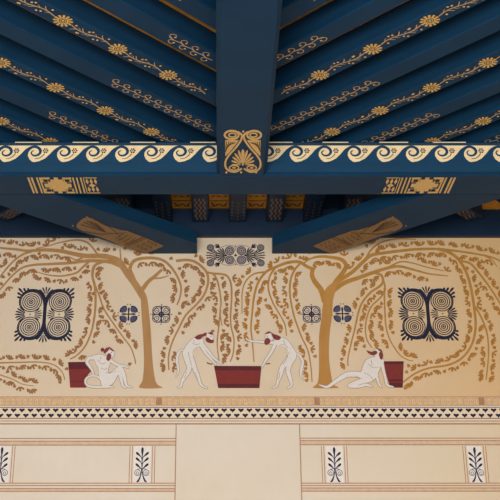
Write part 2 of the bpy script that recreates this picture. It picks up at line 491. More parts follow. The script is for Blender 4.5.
for side, sg in (('left', -1), ('right', 1)):
    for kind, c in JOISTS:
        # centre line: Y = c + X' * (-sg)   with X' measured from the axis; a = distance coordinate Y - |X'|
        a_end = c - 2 * (hw + .002)                       # at the central beam (|X'| = hw)
        a_wall = 2 * (Y1 - .02) - c
        at_beam = a_end < a_wall
        # far end: cut square; keep clear of beam by half width
        a1 = (a_end - JW * 1.0 * 1.0) if at_beam else a_wall - 0
        a0 = c - 2 * 3.08 + JW * 1.5
        if a0 < 1.0: a0 = max(a0, 1.0)
        # |X'| = (c-a)/2 , Y = (c+a)/2
        Xb = sg * (c - a0) / 2; Yb = (c + a0) / 2
        base = (MID + Xb, Yb, ZJ + EYE)
        ang = radians(45) if sg < 0 else radians(135)
        j = thing('ceiling_joist', '%s, %s side' % (labels[c], side), 'joist', base, ang, group='diagonal painted joists on the %s' % side)
        Lj = (a1 - a0) / sqrt(2)
        # mitred end against the central beam or square over the cross beam
        m = JW / 2
        y_far = 1                                        # local +y is the far side for the left joists
        if at_beam:
            e_near, e_far = Lj - 0, Lj + 0
            ex = JW * .5 * sqrt(2) - JW * .0
            # end plane |X'| = hw : local x grows with local y mirrored
            xm = (a_end - a0) / sqrt(2)
            e_far = xm + m; e_near = xm - m               # far side reaches further
            if sg > 0: pass
        else:
            xm = (a_wall - a0) / sqrt(2)
            e_far, e_near = xm - m, xm + m
        s = -sg
        b = .007
        if s > 0: ya, yb_, ea, eb = -m, m, e_near, e_far
        else: ya, yb_, ea, eb = -m, m, e_far, e_near
        h = ZCEIL - ZJ - .001
        prof = [(ya + b, 0), (yb_ - b, 0), (yb_, b), (yb_, h), (ya, h), (ya, b)]
        n = 6
        def endx(y): return ea + (eb - ea) * (y - ya) / (yb_ - ya)
        v = [(0, y, z) for y, z in prof] + [(endx(y), y, z) for y, z in prof]
        f = [tuple(range(n)), tuple(range(2 * n - 1, n - 1, -1))] + [(i, i + n, (i + 1) % n + n, (i + 1) % n) for i in range(n)]
        link_mesh('timber', v, f, 'blue', j)
        lim = min(ea, eb) - .03
        vis0 = (2.3 - a0) / sqrt(2)
        if kind == 'flower':
            k = 0
            while True:
                a = 3.52 - .52 * 2 + .515 * k; k += 1
                x = (a - a0) / sqrt(2)
                if x > lim - .03 and x > lim + .3: break
                if x < .05: continue
                if x < lim - .05 and not (at_beam and x > lim - .16):
                    o = part(lambda: rosette_paint()[1], 'rosette_ground', 'bronze_dark', j, 1, 'rg'); o.location = (x, 0, 0)
                    o2 = part(lambda: rosette_paint()[0], 'rosette', 'gold', j, 2, 'rs'); o2.location = (x, 0, 0)
                xs = x - .515 / sqrt(2) + .055
                for tt in range(1):
                    if xs > .05 and xs < lim - .08:
                        full = xs + .26 < lim
                        key = 'v%d' % s if full else 'w%d%s' % (s, c)
                        LL = .255 if full else lim - xs
                        o = part(lambda: vine_paint(LL, s)[0], 'vine', 'stem', j, 1, key); o.location = (xs, 0, 0)
                        kd = 'd' + key
                        o2 = part(lambda: vine_paint(LL, s)[1], 'vine_berry', 'gold', o, 1.5, kd); o2.location = (0, 0, 0)
        else:
            LV = {4.21: .5, 4.995: .32, 5.775: .80, 6.545: .80, 7.30: .5}[c]
            x = lim + .06 - LV
            nn = int(LV / .08)
            for i in range(nn):
                o = part(lambda: scroll_paint()[0], 'scroll_vine', 'stem', j, 1, 'sv'); o.location = (x + i * .08, 0, 0)
                o2 = part(lambda: scroll_paint()[1], 'vine_berry', 'gold', o, 1.5, 'svd'); o2.location = (0, 0, 0)

# joists of the bay behind the cross beam
names = ['wave lines, outermost on the left', 'dotted vine, second from the left', 'wave lines, just left of the middle', 'dotted vine, in the very middle',
         'wave lines, just right of the middle', 'dotted vine, second from the right', 'wave lines, outermost on the right']
ZJ2 = 3.10
for i in range(-3, 4):
    x = MID - .004 + i * .27
    base = (x, Y1, ZJ2 + EYE)
    Ln = D - .05 - Y1 - .003
    j = thing('stub_joist', 'short dark joist behind the cross beam with ' + names[i + 3], 'joist', base, radians(90), group='short joists behind the cross beam')
    v, f = beam_data(.002, -.06, 0, Ln, .06, ZBACK - ZJ2 - .001, .005)
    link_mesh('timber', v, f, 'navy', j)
    if i % 2:
        waves_paint(.36).build('wave_lines', 'bronze', j, lambda u, v: (u + Ln - .40, v, -.0008))
    else:
        g = Paint(); d = Paint()
        for k in range(6):
            x0 = Ln - .34 + k * .055
            d.disc(x0, .042, .007, 8); d.disc(x0, -.042, .007, 8); d.disc(x0 + .02, 0, .006, 8)
            g.stroke([(x0, -.03), (x0 + .02, -.008), (x0 + .02, .008), (x0, .03)], .005)
        g.stroke([(Ln - .35, 0), (Ln - .03, 0)], .006, smooth=False)
        o = g.build('vine', 'bronze_dark', j, lambda u, v: (u, v, -.0008))
        d.build('vine_berry', 'bronze', o, lambda u, v: (u, v, -.0014))
gl = ['leftmost of the four', 'second from the left', 'third from the left', 'rightmost of the four']
for k, i in enumerate((-1.5, -.5, .5, 1.5)):
    x = MID - .004 + i * .27
    base = (x, 6.4, ZBACK + EYE)
    t = thing('gilded_panel', 'small gilded ceiling panel between short joists, %s' % gl[k], 'panel', base, group='gilded panels behind the cross beam')
    bx('board', (x - .0735, Y1 + .01, ZBACK - .006 + EYE, x + .0735, D - .05, ZBACK - .0005 + EYE), 'board', t, base)
    g = Paint()
    g.rect(-.07, D - 6.4 - .20, .07, D - 6.4 - .19); g.rect(-.07, D - 6.4 - .065, .07, D - 6.4 - .055)
    g.stroke([(-.055, .44), (-.03, .50), (0, .46), (.03, .50), (.055, .44)], .012)
    g.stroke([(-.055, .50), (-.03, .475)], .008, smooth=False); g.stroke([(.055, .50), (.03, .475)], .008, smooth=False)
    for q in (-.045, 0, .045): g.disc(q, .33, .011, 8)
    g.build('painted_wave', 'bronze_dark', t, lambda u, v: (u, v, -.0068))
# corner joists beyond the braces
for sg, s in ((-1, 'left'), (1, 'right')):
    X, Y = on_level(473, 218, ZJ2); X -= MID
    d = (1 / hypot(1, RUN), RUN / hypot(1, RUN))
    # start (towards the brace) and end (near the wall plate)
    t1 = (D - .05 - .002 - Y) / d[1] - .062 * d[0] / d[1]
    t0 = t1 - .46
    base = (MID + sg * (X + d[0] * t0), Y + d[1] * t0, ZJ2 + EYE)
    ang = atan2(d[1], d[0]) if sg > 0 else pi - atan2(d[1], d[0])
    j = thing('corner_joist', 'dark corner joist with three gold wavy lines beyond the %s diagonal beam' % s, 'joist', base, ang, group='corner joists')
    v, f = beam_data(0, -.06, 0, t1 - t0, .06, ZBACK - ZJ2 - .001, .005)
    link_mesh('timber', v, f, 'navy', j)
    waves_paint(t1 - t0 - .06).build('wave_lines', 'bronze', j, lambda u, v: (u + .01, v, -.0008))
X, Y = on_level(492, 206, ZBACK); 
base = (X, Y, ZBACK + EYE)
t = thing('gilded_panel', 'gilded ceiling panel cut off by the right frame edge beyond the diagonal beam', 'panel', base, radians(47.7), group='gilded corner panels')
link_mesh('board', *box_data(-.12, -.07, -.006, .13, .07, -.0005), 'board', t)

# ------------------------------------------------------------------ mural: trees
OCC = []
def cat(pts, step=8): return spline(pts, step)
def tree(name, label, trunk_polys, branches, mt, mbr, ml, xb, groups=None):
    X, z = on_wall(xb, 388)
    base = (X, D, z + EYE)
    t = thing(name, label, 'painted tree', base, group='painted trees on the wall')
    p = Paint()
    for q in trunk_polys: p.blob(q, 4)
    p.build('trunk', mt, t, wallmap(2), base)
    lines = []
    for i, (pts, w0, w1, opt) in enumerate(branches):
        q = Paint().stroke(pts, w0, w1)
        q.build('branch', mbr, t, wallmap(1.2 + .02 * (i % 12)), base)
        lines.append((spline(pts, 8), max(w0, w1), opt))
    return t, lines, base
def leaves(t, lines, base, ml, all_lines, seed):
    random.seed(seed)
    big = Paint(); small = Paint()
    pts_all = [p for l, w, o in all_lines for p in l[::2]]
    def clear(x, y, r, rb):
        for a, b, rr in OCC:
            if hypot(a - x, b - y) < r + rr: return False
        for a, b in BLOCK:
            if a[0] < x < b[0] and a[1] < y < b[1]: return False
        for p in pts_all:
            if hypot(p[0] - x, p[1] - y) < rb: return False
        return True
    for l, w, opt in lines:
        if opt is None: continue
        sides = opt.get('s', (1, -1)); t0 = opt.get('t0', .0); t1 = opt.get('t1', 1.)
        ds = [0]
        for i in range(1, len(l)): ds.append(ds[-1] + hypot(l[i][0] - l[i - 1][0], l[i][1] - l[i - 1][1]))
        T = ds[-1]
        for sd in sides:
            s = T * t0 + random.uniform(2, 5); big_next = True
            while s < T * t1 + (4 if t1 == 1 else 0):
                i = min(range(len(ds)), key=lambda k: abs(ds[k] - s))
                a = l[max(0, i - 1)]; b = l[min(len(l) - 1, i + 1)]
                dx, dy = b[0] - a[0], b[1] - a[1]; n = hypot(dx, dy) or 1; dx /= n; dy /= n
                nx, ny = -dy * sd, dx * sd
                off = w * .3 + (5.0 if big_next else 4.6)
                x, y = l[i][0] + nx * off, l[i][1] + ny * off
                x += random.uniform(-.4, .4); y += random.uniform(-.4, .4)
                if -6 < x < 506 and y > 236:
                    if big_next and clear(x, y, 2.1, 3.0):
                        an = atan2(ny + dy * .5, nx + dx * .5)
                        bx_, by_ = x - 2.3 * cos(an), y - 2.3 * sin(an)
                        nf = random.choice((4, 4, 3, 4))
                        for k in range(nf):
                            tt = 2 * k / (nf - 1) - 1
                            big.petal(bx_ - 1.0 * tt * sin(an), by_ + 1.0 * tt * cos(an), an + tt * .8 + random.uniform(-.05, .05), random.uniform(4.5, 5.1) * (1 - .1 * abs(tt)), 2.1)
                        big.poly([(bx_ + .9 * cos(an) + 1.4 * cos(an) * cos(q) - 1.9 * sin(an) * sin(q), by_ + .9 * sin(an) + 1.4 * sin(an) * cos(q) + 1.9 * cos(an) * sin(q)) for q in [2 * pi * k / 10 for k in range(10)]])
                        OCC.append((x, y, 2.3))
                    elif not big_next and clear(x, y, 1.1, 2.3):
                        an = atan2(ny + dy * .6, nx + dx * .6) + random.uniform(-.3, .3)
                        small.petal(x - 1.6 * cos(an), y - 1.6 * sin(an), an, 3.7, 3.6)
                        OCC.append((x, y, 1.2))
                s += random.uniform(5.7, 6.3); big_next = not big_next
    big.add(small)
    o = big.build('foliage', ml, t, wallmap(3), base)
    return o
BLOCK = [((11, 283), (79, 346)), ((117, 303), (140, 325)), ((150, 303), (172, 325)), ((394, 281), (463, 345)), ((300, 303), (322, 325)), ((332, 303), (354, 325)),
         ((203, 240), (268, 268.5)), ((67, 359), (90, 389)), ((86, 345), (130, 389)), ((176, 333), (222, 389)), ((213, 362), (262, 389)), ((247, 333), (300, 389)),
         ((318, 370), (360, 389)), ((352, 350), (404, 389)), ((162, 253), (196, 254.5)), ((137, 290), (153, 389)), ((316, 290), (335, 389))]
A = dict
LB = [
 ([(128, 275), (120, 262), (110, 257.5), (100, 256), (86, 256), (74, 254), (60, 251), (44, 250), (28, 251), (16, 249.4), (0, 248), (-8, 247)], 6, 1.8, A(t0=.2)),
 ([(32, 251.5), (24, 254), (16, 259), (8, 267), (0, 277), (-4, 282)], 2.2, 1.5, A()),
 ([(124, 268), (112, 262.5), (100, 261), (86, 261), (70, 263), (52, 264), (34, 265), (22, 268), (12, 276), (4, 285), (-3, 293)], 4, 1.4, A(t0=.2)),
 ([(98, 255), (92, 247), (86, 242), (76, 240), (60, 242.6), (48, 246), (36, 248.6)], 2, 1, A(t0=.15)),
 ([(83, 257.5), (76, 260), (69, 256.6)], 2, 1, None),
 ([(89, 261.5), (82, 268), (76, 273), (62, 276), (48, 275), (37, 272)], 2.4, 1, A(t0=.1)),
 ([(104, 261.5), (97, 264), (93.5, 268), (92.6, 277), (95, 287), (95.5, 305), (93.6, 322), (90, 336), (84, 348), (76, 356), (70, 359)], 3, 1.4, A(t0=.03)),
 ([(94.6, 284), (99, 295), (104, 309), (113, 323), (123, 337), (131, 348), (135, 360), (135.5, 364)], 1.8, 1.2, A()),
 ([(121, 262), (120, 249)], 1.8, 1, A()),
 ([(142, 290), (148, 282), (154, 277), (162, 269.5)], 4.5, 2.6, None),
 ([(153, 278.5), (161, 278), (169, 275.6)], 2, 1, None),
 ([(137, 287), (132.5, 276), (130, 269), (133, 262), (140, 258.8), (152, 258), (162, 260), (170, 266), (177, 276), (181, 287), (180, 297), (177, 305)], 4, 1.5, A(t0=.28)),
 ([(176, 261), (186, 260), (194, 261.5), (201, 266), (207, 273), (208, 283), (204, 295), (196, 305), (186, 315), (179, 328), (172, 343), (168.5, 357), (169, 370)], 2.8, 1.4, A(t0=.05)),
 ([(207, 272.5), (213, 274), (217, 280), (219.5, 290), (221, 303), (220, 312), (222, 326)], 2.2, 1, A(t0=.1)),
 ([(220.5, 310), (218.6, 328), (217.2, 344), (219, 361)], 1.8, 1.1, A()),
 ([(212, 273.6), (220, 274), (227, 276), (231, 284), (231.6, 299), (230.6, 315), (231, 326), (234, 340), (233, 354), (230, 362)], 2.2, 1.2, A(t0=.15)),
 ([(-4, 363), (20, 362.4), (40, 362.2), (54, 365), (62, 372), (65, 380)], 1.6, 1, A()),
 ([(-3, 374), (12, 379), (22, 384), (34, 386)], 1.3, .8, A()),
]
LT = [[(141, 300), (136, 292), (131, 284), (125, 276), (119, 267), (112, 259.5), (114, 256), (122, 261), (128, 269), (134, 277), (141, 287), (146.5, 296), (149, 312), (151, 335), (152.5, 360), (155, 379), (158, 385), (162, 388), (140, 388), (142.6, 380), (144, 362), (143, 336), (141.6, 315)]]
RB = [
 ([(314, 270), (306, 266), (299, 262), (288, 262.6), (276, 267), (266, 272), (258, 283), (254, 297), (252, 315), (251, 328), (252.4, 342), (254, 362)], 3.4, 1.1, A(t0=.08)),
 ([(266, 272), (254, 274), (246, 281), (242.4, 291), (242, 304), (242, 314)], 1.8, .9, A()),
 ([(275, 268), (269.6, 277), (268.4, 289), (273, 303), (280, 315), (285, 325), (286.4, 336)], 2, 1.1, A()),
 ([(300, 263.5), (294, 271), (290.4, 281), (290, 295), (293, 312), (297, 325), (302, 338), (308, 351), (311, 368), (312, 382)], 2.2, 1.1, A(t0=.05)),
 ([(325, 302), (321, 290), (315, 282), (312, 275), (313, 268)], 6, 4, None),
 ([(313, 269), (316.5, 266)], 3.4, 2.4, None),
 ([(331, 292), (336, 282), (342, 274), (346, 266), (342, 260), (332, 257.5), (320, 256.6), (310, 259), (304, 263)], 6, 1.4, A(t0=.45)),
 ([(337, 282), (344, 277.5), (353, 271.5), (362, 263), (371, 255.5), (384, 253), (400, 251), (416, 249.4), (436, 249), (456, 251), (476, 254), (492, 257.4), (504, 263)], 4, 1.4, A(t0=.08)),
 ([(366, 258.5), (371, 250), (380, 243), (390, 240), (400, 238.8), (416, 239.4)], 2, 1, A()),
 ([(438, 249), (448, 252), (456, 257), (463, 266), (468, 277), (471.5, 291), (474, 307), (475.6, 326), (472, 344), (462, 358), (448, 365), (430, 368), (416, 373), (402, 383)], 3.2, 1.6, A(t0=.04)),
 ([(460, 261), (470, 263.4), (478, 272), (488, 285), (496, 297), (504, 310)], 2.4, 1.4, A()),
 ([(474, 305), (481, 317), (486.4, 331), (488.4, 346), (488, 362), (486, 380)], 2, 1.2, A()),
 ([(484, 255.6), (492, 260), (497, 267)], 1.4, .9, None),
 ([(334, 290), (344, 283), (358, 278), (372, 273), (388, 268), (400, 266.5), (416, 270.5), (430, 274), (448, 276)], 5, 1, A(t0=.25)),
 ([(386, 268.6), (400, 262), (412, 263), (426, 267), (444, 271)], 1.8, .9, A()),
 ([(374, 272.8), (381, 275), (383, 281), (380, 286), (370, 293), (362, 303), (358, 314), (355, 328), (351, 344), (348, 358), (348, 366)], 2.6, 1.2, A(t0=.08)),
 ([(382, 277), (384.6, 285), (384.4, 292), (379, 299), (371, 307), (366.5, 319), (365.4, 330), (367, 340), (372, 348)], 2, 1.1, A(t0=.2)),
 ([(384.5, 288), (384.4, 300), (385, 313), (386, 327), (390, 340), (396, 350), (401, 356), (408, 360), (413, 361)], 1.8, 1, A()),
]
RT = [[(323.6, 298), (325, 290), (331, 284), (337, 281), (336, 289), (333, 300), (332, 315), (329.6, 335), (329, 358), (331.6, 378), (334, 385), (338, 388), (313.5, 388), (317.6, 383), (319, 370), (319, 338), (321.4, 318)]]
tl, ll, bl = tree('painted_tree', 'painted ochre tree with brown leaves, left of the two, seated white satyr at its foot', LT, LB, 'trunk', 'branch', 'leaf', 150)
tr, lr, br = tree('painted_tree', 'painted ochre tree with orange leaves, right of the two, reclining figure at its foot', RT, RB, 'trunkR', 'branchR', 'leafR', 325)
leaves(tl, ll, bl, 'leaf', ll + lr, 3)
leaves(tr, lr, br, 'leafR', ll + lr, 4)

# ------------------------------------------------------------------ mural: blue ornaments
def local_wall(cx_, cy_, layer, k=7.52 / F):
    X, z = on_wall(cx_, cy_)
    return lambda u, v: (X + u * k, D - .0010 * layer, z - v * k + EYE)
def spiral_panel(cx_, cy_, label):
    X, z = on_wall(cx_, cy_); base = (X, D, z + EYE)
    t = thing('spiral_panel', label, 'painted panel', base, group='square spiral panels')
    a = Paint(); b = Paint()
    for sx in (-1, 1):
        for sy in (-1, 1):
            x, y = sx * 14.2, sy * 13.2
            s = Paint()
            for r in (10.3, 8.2, 6.1, 4.0, 2.0): s.ring(x, y, r, .98, 32)
            s.disc(x, y, 1.0, 10)
            sp = s.build('spiral', 'ink', t, local_wall(cx_, cy_, 1.5), base)
            # thick tapering stem arms
            q = [(sx * 0, 0, 2.6), (sx * .3, sy * 10, 3.2), (sx * 2.2, sy * 18, 4.0), (sx * 6.5, sy * 23.3, 3.4), (sx * 13, sy * 25.2, 2.8), (sx * 19, sy * 24, 2.2), (sx * 24, sy * 19.5, 1.5), (sx * 25.6, sy * 13.5, 1.1), (sx * 24, sy * 6.8, .9), (sx * 19.5, sy * 2.8, .8)]
            a.stroke(q, 1)
            # corner fans
            for th in (20, 34, 47, 60, 74):
                c0, s0 = cos(radians(th)), sin(radians(th))
                Lm = min((28.4 - 14.2) / c0, (27.6 - 13.2) / s0)
                b.petal(x, y, atan2(sy * s0, sx * c0), max(1.5, Lm - 10.6), 2.3, 10.6)
        b.fan(sx * 17.5, 0, 0 if sx > 0 else pi, .85, 7, 9.4, 1.7, 2.4, .97)
        b.fan(sx * 11.5, 0, pi if sx > 0 else 0, .8, 6, 7.4, 1.2, 2, .9)
        b.disc(sx * 14.3, 0, 1.0, 8, .6)
    for sy in (-1, 1):
        b.fan(0, sy * 19.6, sy * pi / 2, 1.2, 7, 7.6, 1.6, 2, .95)
        b.ring(0, sy * 19, 1.2, .6, 10)
    a.rect(-1.7, -14, 1.7, 14)
    a.build('stem', 'ink', t, local_wall(cx_, cy_, 1.8), base)
    b.build('fan_leaves', 'ink', t, local_wall(cx_, cy_, 1.2), base)
spiral_panel(44.6, 314.4, 'dark blue square of four painted spirals, left one, beneath the left branches')
spiral_panel(428, 313.8, 'dark blue square of four painted spirals, right one, beneath the right branches')

def round_rosette(cx_, cy_, kind, label):
    X, z = on_wall(cx_, cy_); base = (X, D, z + EYE)
    t = thing('round_rosette', label, 'painted rosette', base, group='round blue rosettes beside the trunks')
    a = Paint(); b = Paint(); k = Paint()
    if kind == 'star':
        for q in range(4):
            an = pi / 4 + q * pi / 2; c, s = cos(an), sin(an)
            sx, sy = (1 if c > 0 else -1), (1 if s > 0 else -1)
            a.blob([(sx * 1.8, sy * 3.4), (sx * 1.6, sy * 6.8), (sx * 4, sy * 8), (sx * 7.2, sy * 6.6), (sx * 8.2, sy * 3.6), (sx * 7.2, sy * 1.5), (sx * 3.6, sy * 1.9)], 3)
            b.petal(0, 0, q * pi / 2, 7, 2.0)
        a.build('petal_ring', 'inkgrey', t, local_wall(cx_, cy_, 1.2), base)
        e = Paint()
        for q in range(4):
            sx, sy = ((1, 1), (1, -1), (-1, 1), (-1, -1))[q]
            e.stroke([(sx * 2.2, sy * 8.3), (sx * 5.5, sy * 7.8), (sx * 8, sy * 5.2), (sx * 8.4, sy * 2)], 1.1)
        e.build('rim', 'ink', t, local_wall(cx_, cy_, 1.5), base)
    else:
        for q in range(4):
            sx, sy = ((1, 1), (1, -1), (-1, 1), (-1, -1))[q]
            a.ring(sx * 4.3, sy * 4.1, 4.2, .9, 20); a.ring(sx * 4.5, sy * 4.2, 2.2, .8, 14); a.disc(sx * 4.3, sy * 4, .7, 8)
        a.build('scrolls', 'inkgrey', t, local_wall(cx_, cy_, 1.2), base)
        b.rect(-8.2, -.6, 8.2, .6); b.rect(-.6, -8.2, .6, 8.2); b.ring(0, 0, 2.6, .8, 14); b.ring(0, 0, 8.6, .6, 28)
    b.disc(0, 0, 1.1, 8)
    b.build('cross', 'ink', t, local_wall(cx_, cy_, 1.8), base)
    for q in range(4):
        an = q * pi / 2
        for o in (-1.3, 1.3) if kind == 'star' else (0,):
            k.disc(10.2 * cos(an) - o * sin(an), 10.2 * sin(an) + o * cos(an), .62, 8)
    k.build('dots', 'ink', t, local_wall(cx_, cy_, 1.2), base)
round_rosette(128.6, 314.2, 'star', 'round blue star rosette on the left side of the left trunk')
round_rosette(161.3, 314.4, 'scroll', 'round blue scroll rosette on the right side of the left trunk')
round_rosette(311.6, 314.4, 'scroll', 'round blue scroll rosette on the left side of the right trunk')
round_rosette(342.4, 313.8, 'star', 'round blue star rosette on the right side of the right trunk')

cx_, cy_ = 235.6, 255.4
X, z = on_wall(cx_, cy_); base = (X, D, z + EYE)
t = thing('palmette_panel', 'oblong blue panel of palmettes and spirals under the beams at centre', 'painted panel', base)
lm = lambda L: local_wall(cx_, cy_, L, 7.62 / F)
s = Paint(); a = Paint()
for sx in (-1, 1):
    for sy in (-1, 1):
        for x, y, R in ((sx * 25, sy * 8.2, 3.3), (sx * 5.8, sy * 5, 4.4)):
            s.disc(x, y, R, 18)
            a.ring(x, y, R, .8, 20); a.ring(x, y, R * .6, .6, 16); a.disc(x, y, .7, 8)
        s.stroke([(sx * 25, sy * 4.6), (sx * 20, sy * 3.6), (sx * 13, sy * 9.2), (sx * 6, sy * 10.8), (sx * 1, sy * 9), (0, sy * 5)], .8)
        a.fan(sx * 15.5, sy * 8, atan2(sy * .55, sx * .8), .5, 4, 6.5, 1.2)
    a.fan(sx * 9.8, 0, 0 if sx > 0 else pi, 1.15, 9, 8.6, 1.5, 1.8, .8)
    a.fan(sx * 16, 0, 0 if sx > 0 else pi, .75, 7, 11.5, 1.3, 2.5, .55)
    a.poly([(sx * 12, 0), (sx * 10, -1.5), (sx * 8, 0), (sx * 10, 1.5)])
for x, y in ((0, 10), (0, -10), (28, 2.6), (28, -2.6), (-28, 2.6), (-28, -2.6)): a.disc(x, y, .7, 8)
a.poly([(-1.6, 0), (0, -1.6), (1.6, 0), (0, 1.6)])
s.build('spirals', 'wash', t, lm(1.2), base); a.build('palmettes', 'ink', t, lm(1.8), base)

# ------------------------------------------------------------------ mural: vats
def vat(label, poly, bands, group='painted red vats'):
    xs = [p[0] for p in poly]; X, z = on_wall(sum(xs) / len(xs), 388); base = (X, D, z + EYE)
    t = thing('painted_vat', label, 'painted vat', base, group=group)
    Paint().poly(poly).build('vat_body', 'red', t, wallmap(4), base)
    for b in bands: Paint().poly(b).build('dark_band', 'red_dark', t, wallmap(4.6), base)
vat('wide dark red vat painted in the middle between the two bending satyrs', [(214, 366), (261.4, 366.2), (259.4, 388.2), (218.2, 388.2)],
    [[(214, 366), (261.4, 366.2), (261, 370.6), (214.8, 370.4)], [(217.6, 384), (259.8, 384), (259.4, 388.2), (218.2, 388.2)]])
vat('dark red vat painted behind the seated satyr at far left', [(68.2, 362.2), (87.6, 362), (91.5, 371), (88, 375), (85.5, 381), (86.6, 387.8), (70.2, 387.8)],
    [[(68.2, 362.2), (87.6, 362), (90.5, 369), (68.7, 369.4)], [(69.8, 381.2), (85.5, 381.2), (85.5, 382), (69.9, 382)]])
vat('dark red vat painted at right beside the reclining figure', [(382.4, 361.4), (403.6, 361.4), (402.6, 387.8), (390, 387.8)],
    [[(382.4, 361.4), (403.6, 361.4), (403.4, 364.4), (383.2, 364.4)], [(387.6, 379.4), (403, 379.4), (402.8, 381.6), (388.2, 381.6)], [(388.8, 383), (402.8, 383), (402.6, 387.8), (390, 387.8)]])

# ------------------------------------------------------------------ mural: figures
def figure(name, label, limbs, blobs, hair, beard, tail, lines, stick=None, xb=100, eye=None):
    X, z = on_wall(xb, 388); base = (X, D, z + EYE)
    t = thing(name, label, 'painted figure', base, group='painted white satyrs')
    o = Paint(); w = Paint()
    for pts in limbs:
        w.stroke(pts, 1); o.stroke([(p[0], p[1], p[2] + .9) for p in pts], 1)
        for e in (pts[0], pts[-1]): w.disc(e[0], e[1], e[2] / 2, 10); o.disc(e[0], e[1], e[2] / 2 + .45, 10)
    for b in blobs:
        w.blob(b, 4)
        cxx = sum(p[0] for p in b) / len(b); cyy = sum(p[1] for p in b) / len(b)
        o.blob([(p[0] + (p[0] - cxx) / max(hypot(p[0] - cxx, p[1] - cyy), .1) * .45, p[1] + (p[1] - cyy) / max(hypot(p[0] - cxx, p[1] - cyy), .1) * .45) for p in b], 4)
    o.build('outline', 'outline', t, wallmap(5.0), base)
    w.build('body', 'white', t, wallmap(5.8), base)
    l = Paint()
    for pts in lines: l.stroke(pts, .42)
    l.build('muscle_lines', 'outline', t, wallmap(6.4), base)
    e = Paint().disc(eye[0], eye[1], .55, 8); e.build('eye', 'bronze_dark', t, wallmap(6.6), base)
    h = Paint()
    for b in hair: h.blob(b, 4)
    h.build('hair', 'maroon', t, wallmap(7), base)
    h = Paint()
    for b in beard: h.blob(b, 4)
    h.build('beard', 'maroon', t, wallmap(7), base)
    if tail:
        h = Paint(); h2 = Paint(); h.stroke(tail, 1); h2.stroke([(p[0], p[1], p[2] + .8) for p in tail], 1)
        q = h2.build('tail', 'outline', t, wallmap(4.8), base); h.build('tail_hair', 'white', q, wallmap(5.2), base)
    if stick:
        Paint().stroke(stick, 1.1).build('ladle', 'maroon', t, wallmap(6.6), base)
    return t
# seated satyr, left
figure('painted_satyr', 'painted white satyr sitting with raised knees beside the left tree',
 [[(94, 358, 3.6), (89, 358.6, 3.2), (87, 362.5, 2.8), (90, 367, 2.4), (92.6, 371, 2.), (93.6, 376, 1.5)],
  [(109, 359.5, 3.6), (114, 363, 2.8), (119.4, 365.8, 2.3), (124, 366.2, 1.9), (128.4, 368, 1.3)],
  [(104, 383, 6.5), (110, 377.6, 6), (116, 371.6, 5), (120, 368.4, 4.0), (122.6, 372, 3.8), (124.6, 378, 3.3), (126.6, 385.5, 2.2), (132, 387.4, 1.3)],
  [(104, 385, 4.6), (111, 382.4, 4.6), (116.6, 374, 3.8), (119, 371, 3.2), (121, 378, 3.2), (123, 386, 2.2), (126, 387.6, 1.4)],
  [(103, 381, 3), (97, 376.6, 1.8), (90, 376.4, 1.6), (86, 379.5, 1.8), (86, 384, 1.8), (91, 386.8, 2.0), (102, 387.2, 2.0), (113, 387, 1.6)]],
 [[(93, 356), (99, 354.6), (104, 355.4), (110, 358.5), (110, 364), (108, 371), (110, 378), (106, 384), (101, 381), (99, 375), (98.4, 369), (96, 364)],
  [(108, 350.4), (112, 350), (114.6, 352), (114, 356), (111, 358.4), (107.4, 357), (106, 353)]],
 [[(100.6, 349.6), (102.6, 348), (104.4, 349.4), (103.6, 351.6), (101.4, 351.8)], [(103.6, 351.6), (106, 348.4), (109.6, 347.6), (108.6, 350.4), (106, 353.2), (104, 353.6)], [(108.6, 347), (111, 348), (114, 351.4), (111.6, 351)]],
 [[(107, 355.6), (108.6, 353.4), (111, 354.6), (111.2, 358), (109, 361.2), (106.4, 359.6)]], None,
 [[(98, 360), (101, 364), (106, 363)], [(101, 368), (104.6, 369.6), (107.4, 368)], [(106, 373), (112, 372.6), (116, 371)], [(101, 357), (100, 361)]], None, 105, (111.6, 352.8))
# bending satyr, left of the vat
figure('painted_satyr', 'painted white satyr bending over the vat from its left side',
 [[(186, 353, 7), (187.4, 360, 6), (189.4, 368.4, 4.4), (186, 375, 4), (182, 382, 2.4), (181, 386.6, 1.8), (177.6, 387.6, 1.2)],
  [(189, 355, 6.4), (192.4, 362, 5), (195, 369.6, 4), (197.6, 376, 3.6), (200.4, 383.6, 2.2), (203, 386.6, 1.8), (207, 388.4, 1.2)],
  [(200, 343, 3.8), (203, 349, 3), (206.4, 354, 2.6), (210, 358, 2.2), (213, 361.4, 1.8), (216, 365, 1.3)],
  [(203, 345, 3.2), (208, 351, 2.6), (212.6, 357, 2.2), (218, 361.6, 1.8), (222, 363.6, 1.1)]],
 [[(183, 352), (186, 346), (190, 341), (195, 337.6), (201, 337.8), (203.6, 341), (202, 345.4), (197, 347.6), (193, 351.4), (192.6, 357), (187, 359), (183, 356.4)],
  [(206.6, 334), (210, 332.8), (213, 335.4), (213.4, 339), (210, 341), (206.8, 339.4)]],
 [[(194.6, 337.8), (198, 335.2), (202.4, 334.2), (206, 332.8), (206.4, 335.6), (202.4, 337.4), (200.6, 339.6), (196.6, 339.6)], [(208, 333.6), (211, 332.4), (213.4, 335), (210.6, 334.8)]],
 [[(205.6, 338.4), (208, 337.6), (210.6, 339.8), (213.8, 340.4), (213.2, 343), (209, 343.2), (206, 341.4)]],
 [(184, 350.6, 1.6), (180.6, 350.6, 1.8), (177.8, 355, 2.2), (177, 361.6, 2.2), (178.4, 369, 1.8), (177.6, 374, 1.2), (175.4, 377.8, .7)],
 [[(192, 343), (196, 345), (200, 344)], [(188, 352), (190, 360), (191.6, 366)], [(193, 340), (195, 343)], [(187, 372), (184, 379)], [(195, 372), (198, 380)]],
 [(206.8, 362.6), (209, 364), (212.6, 364.4)], 186, (211, 336.6))
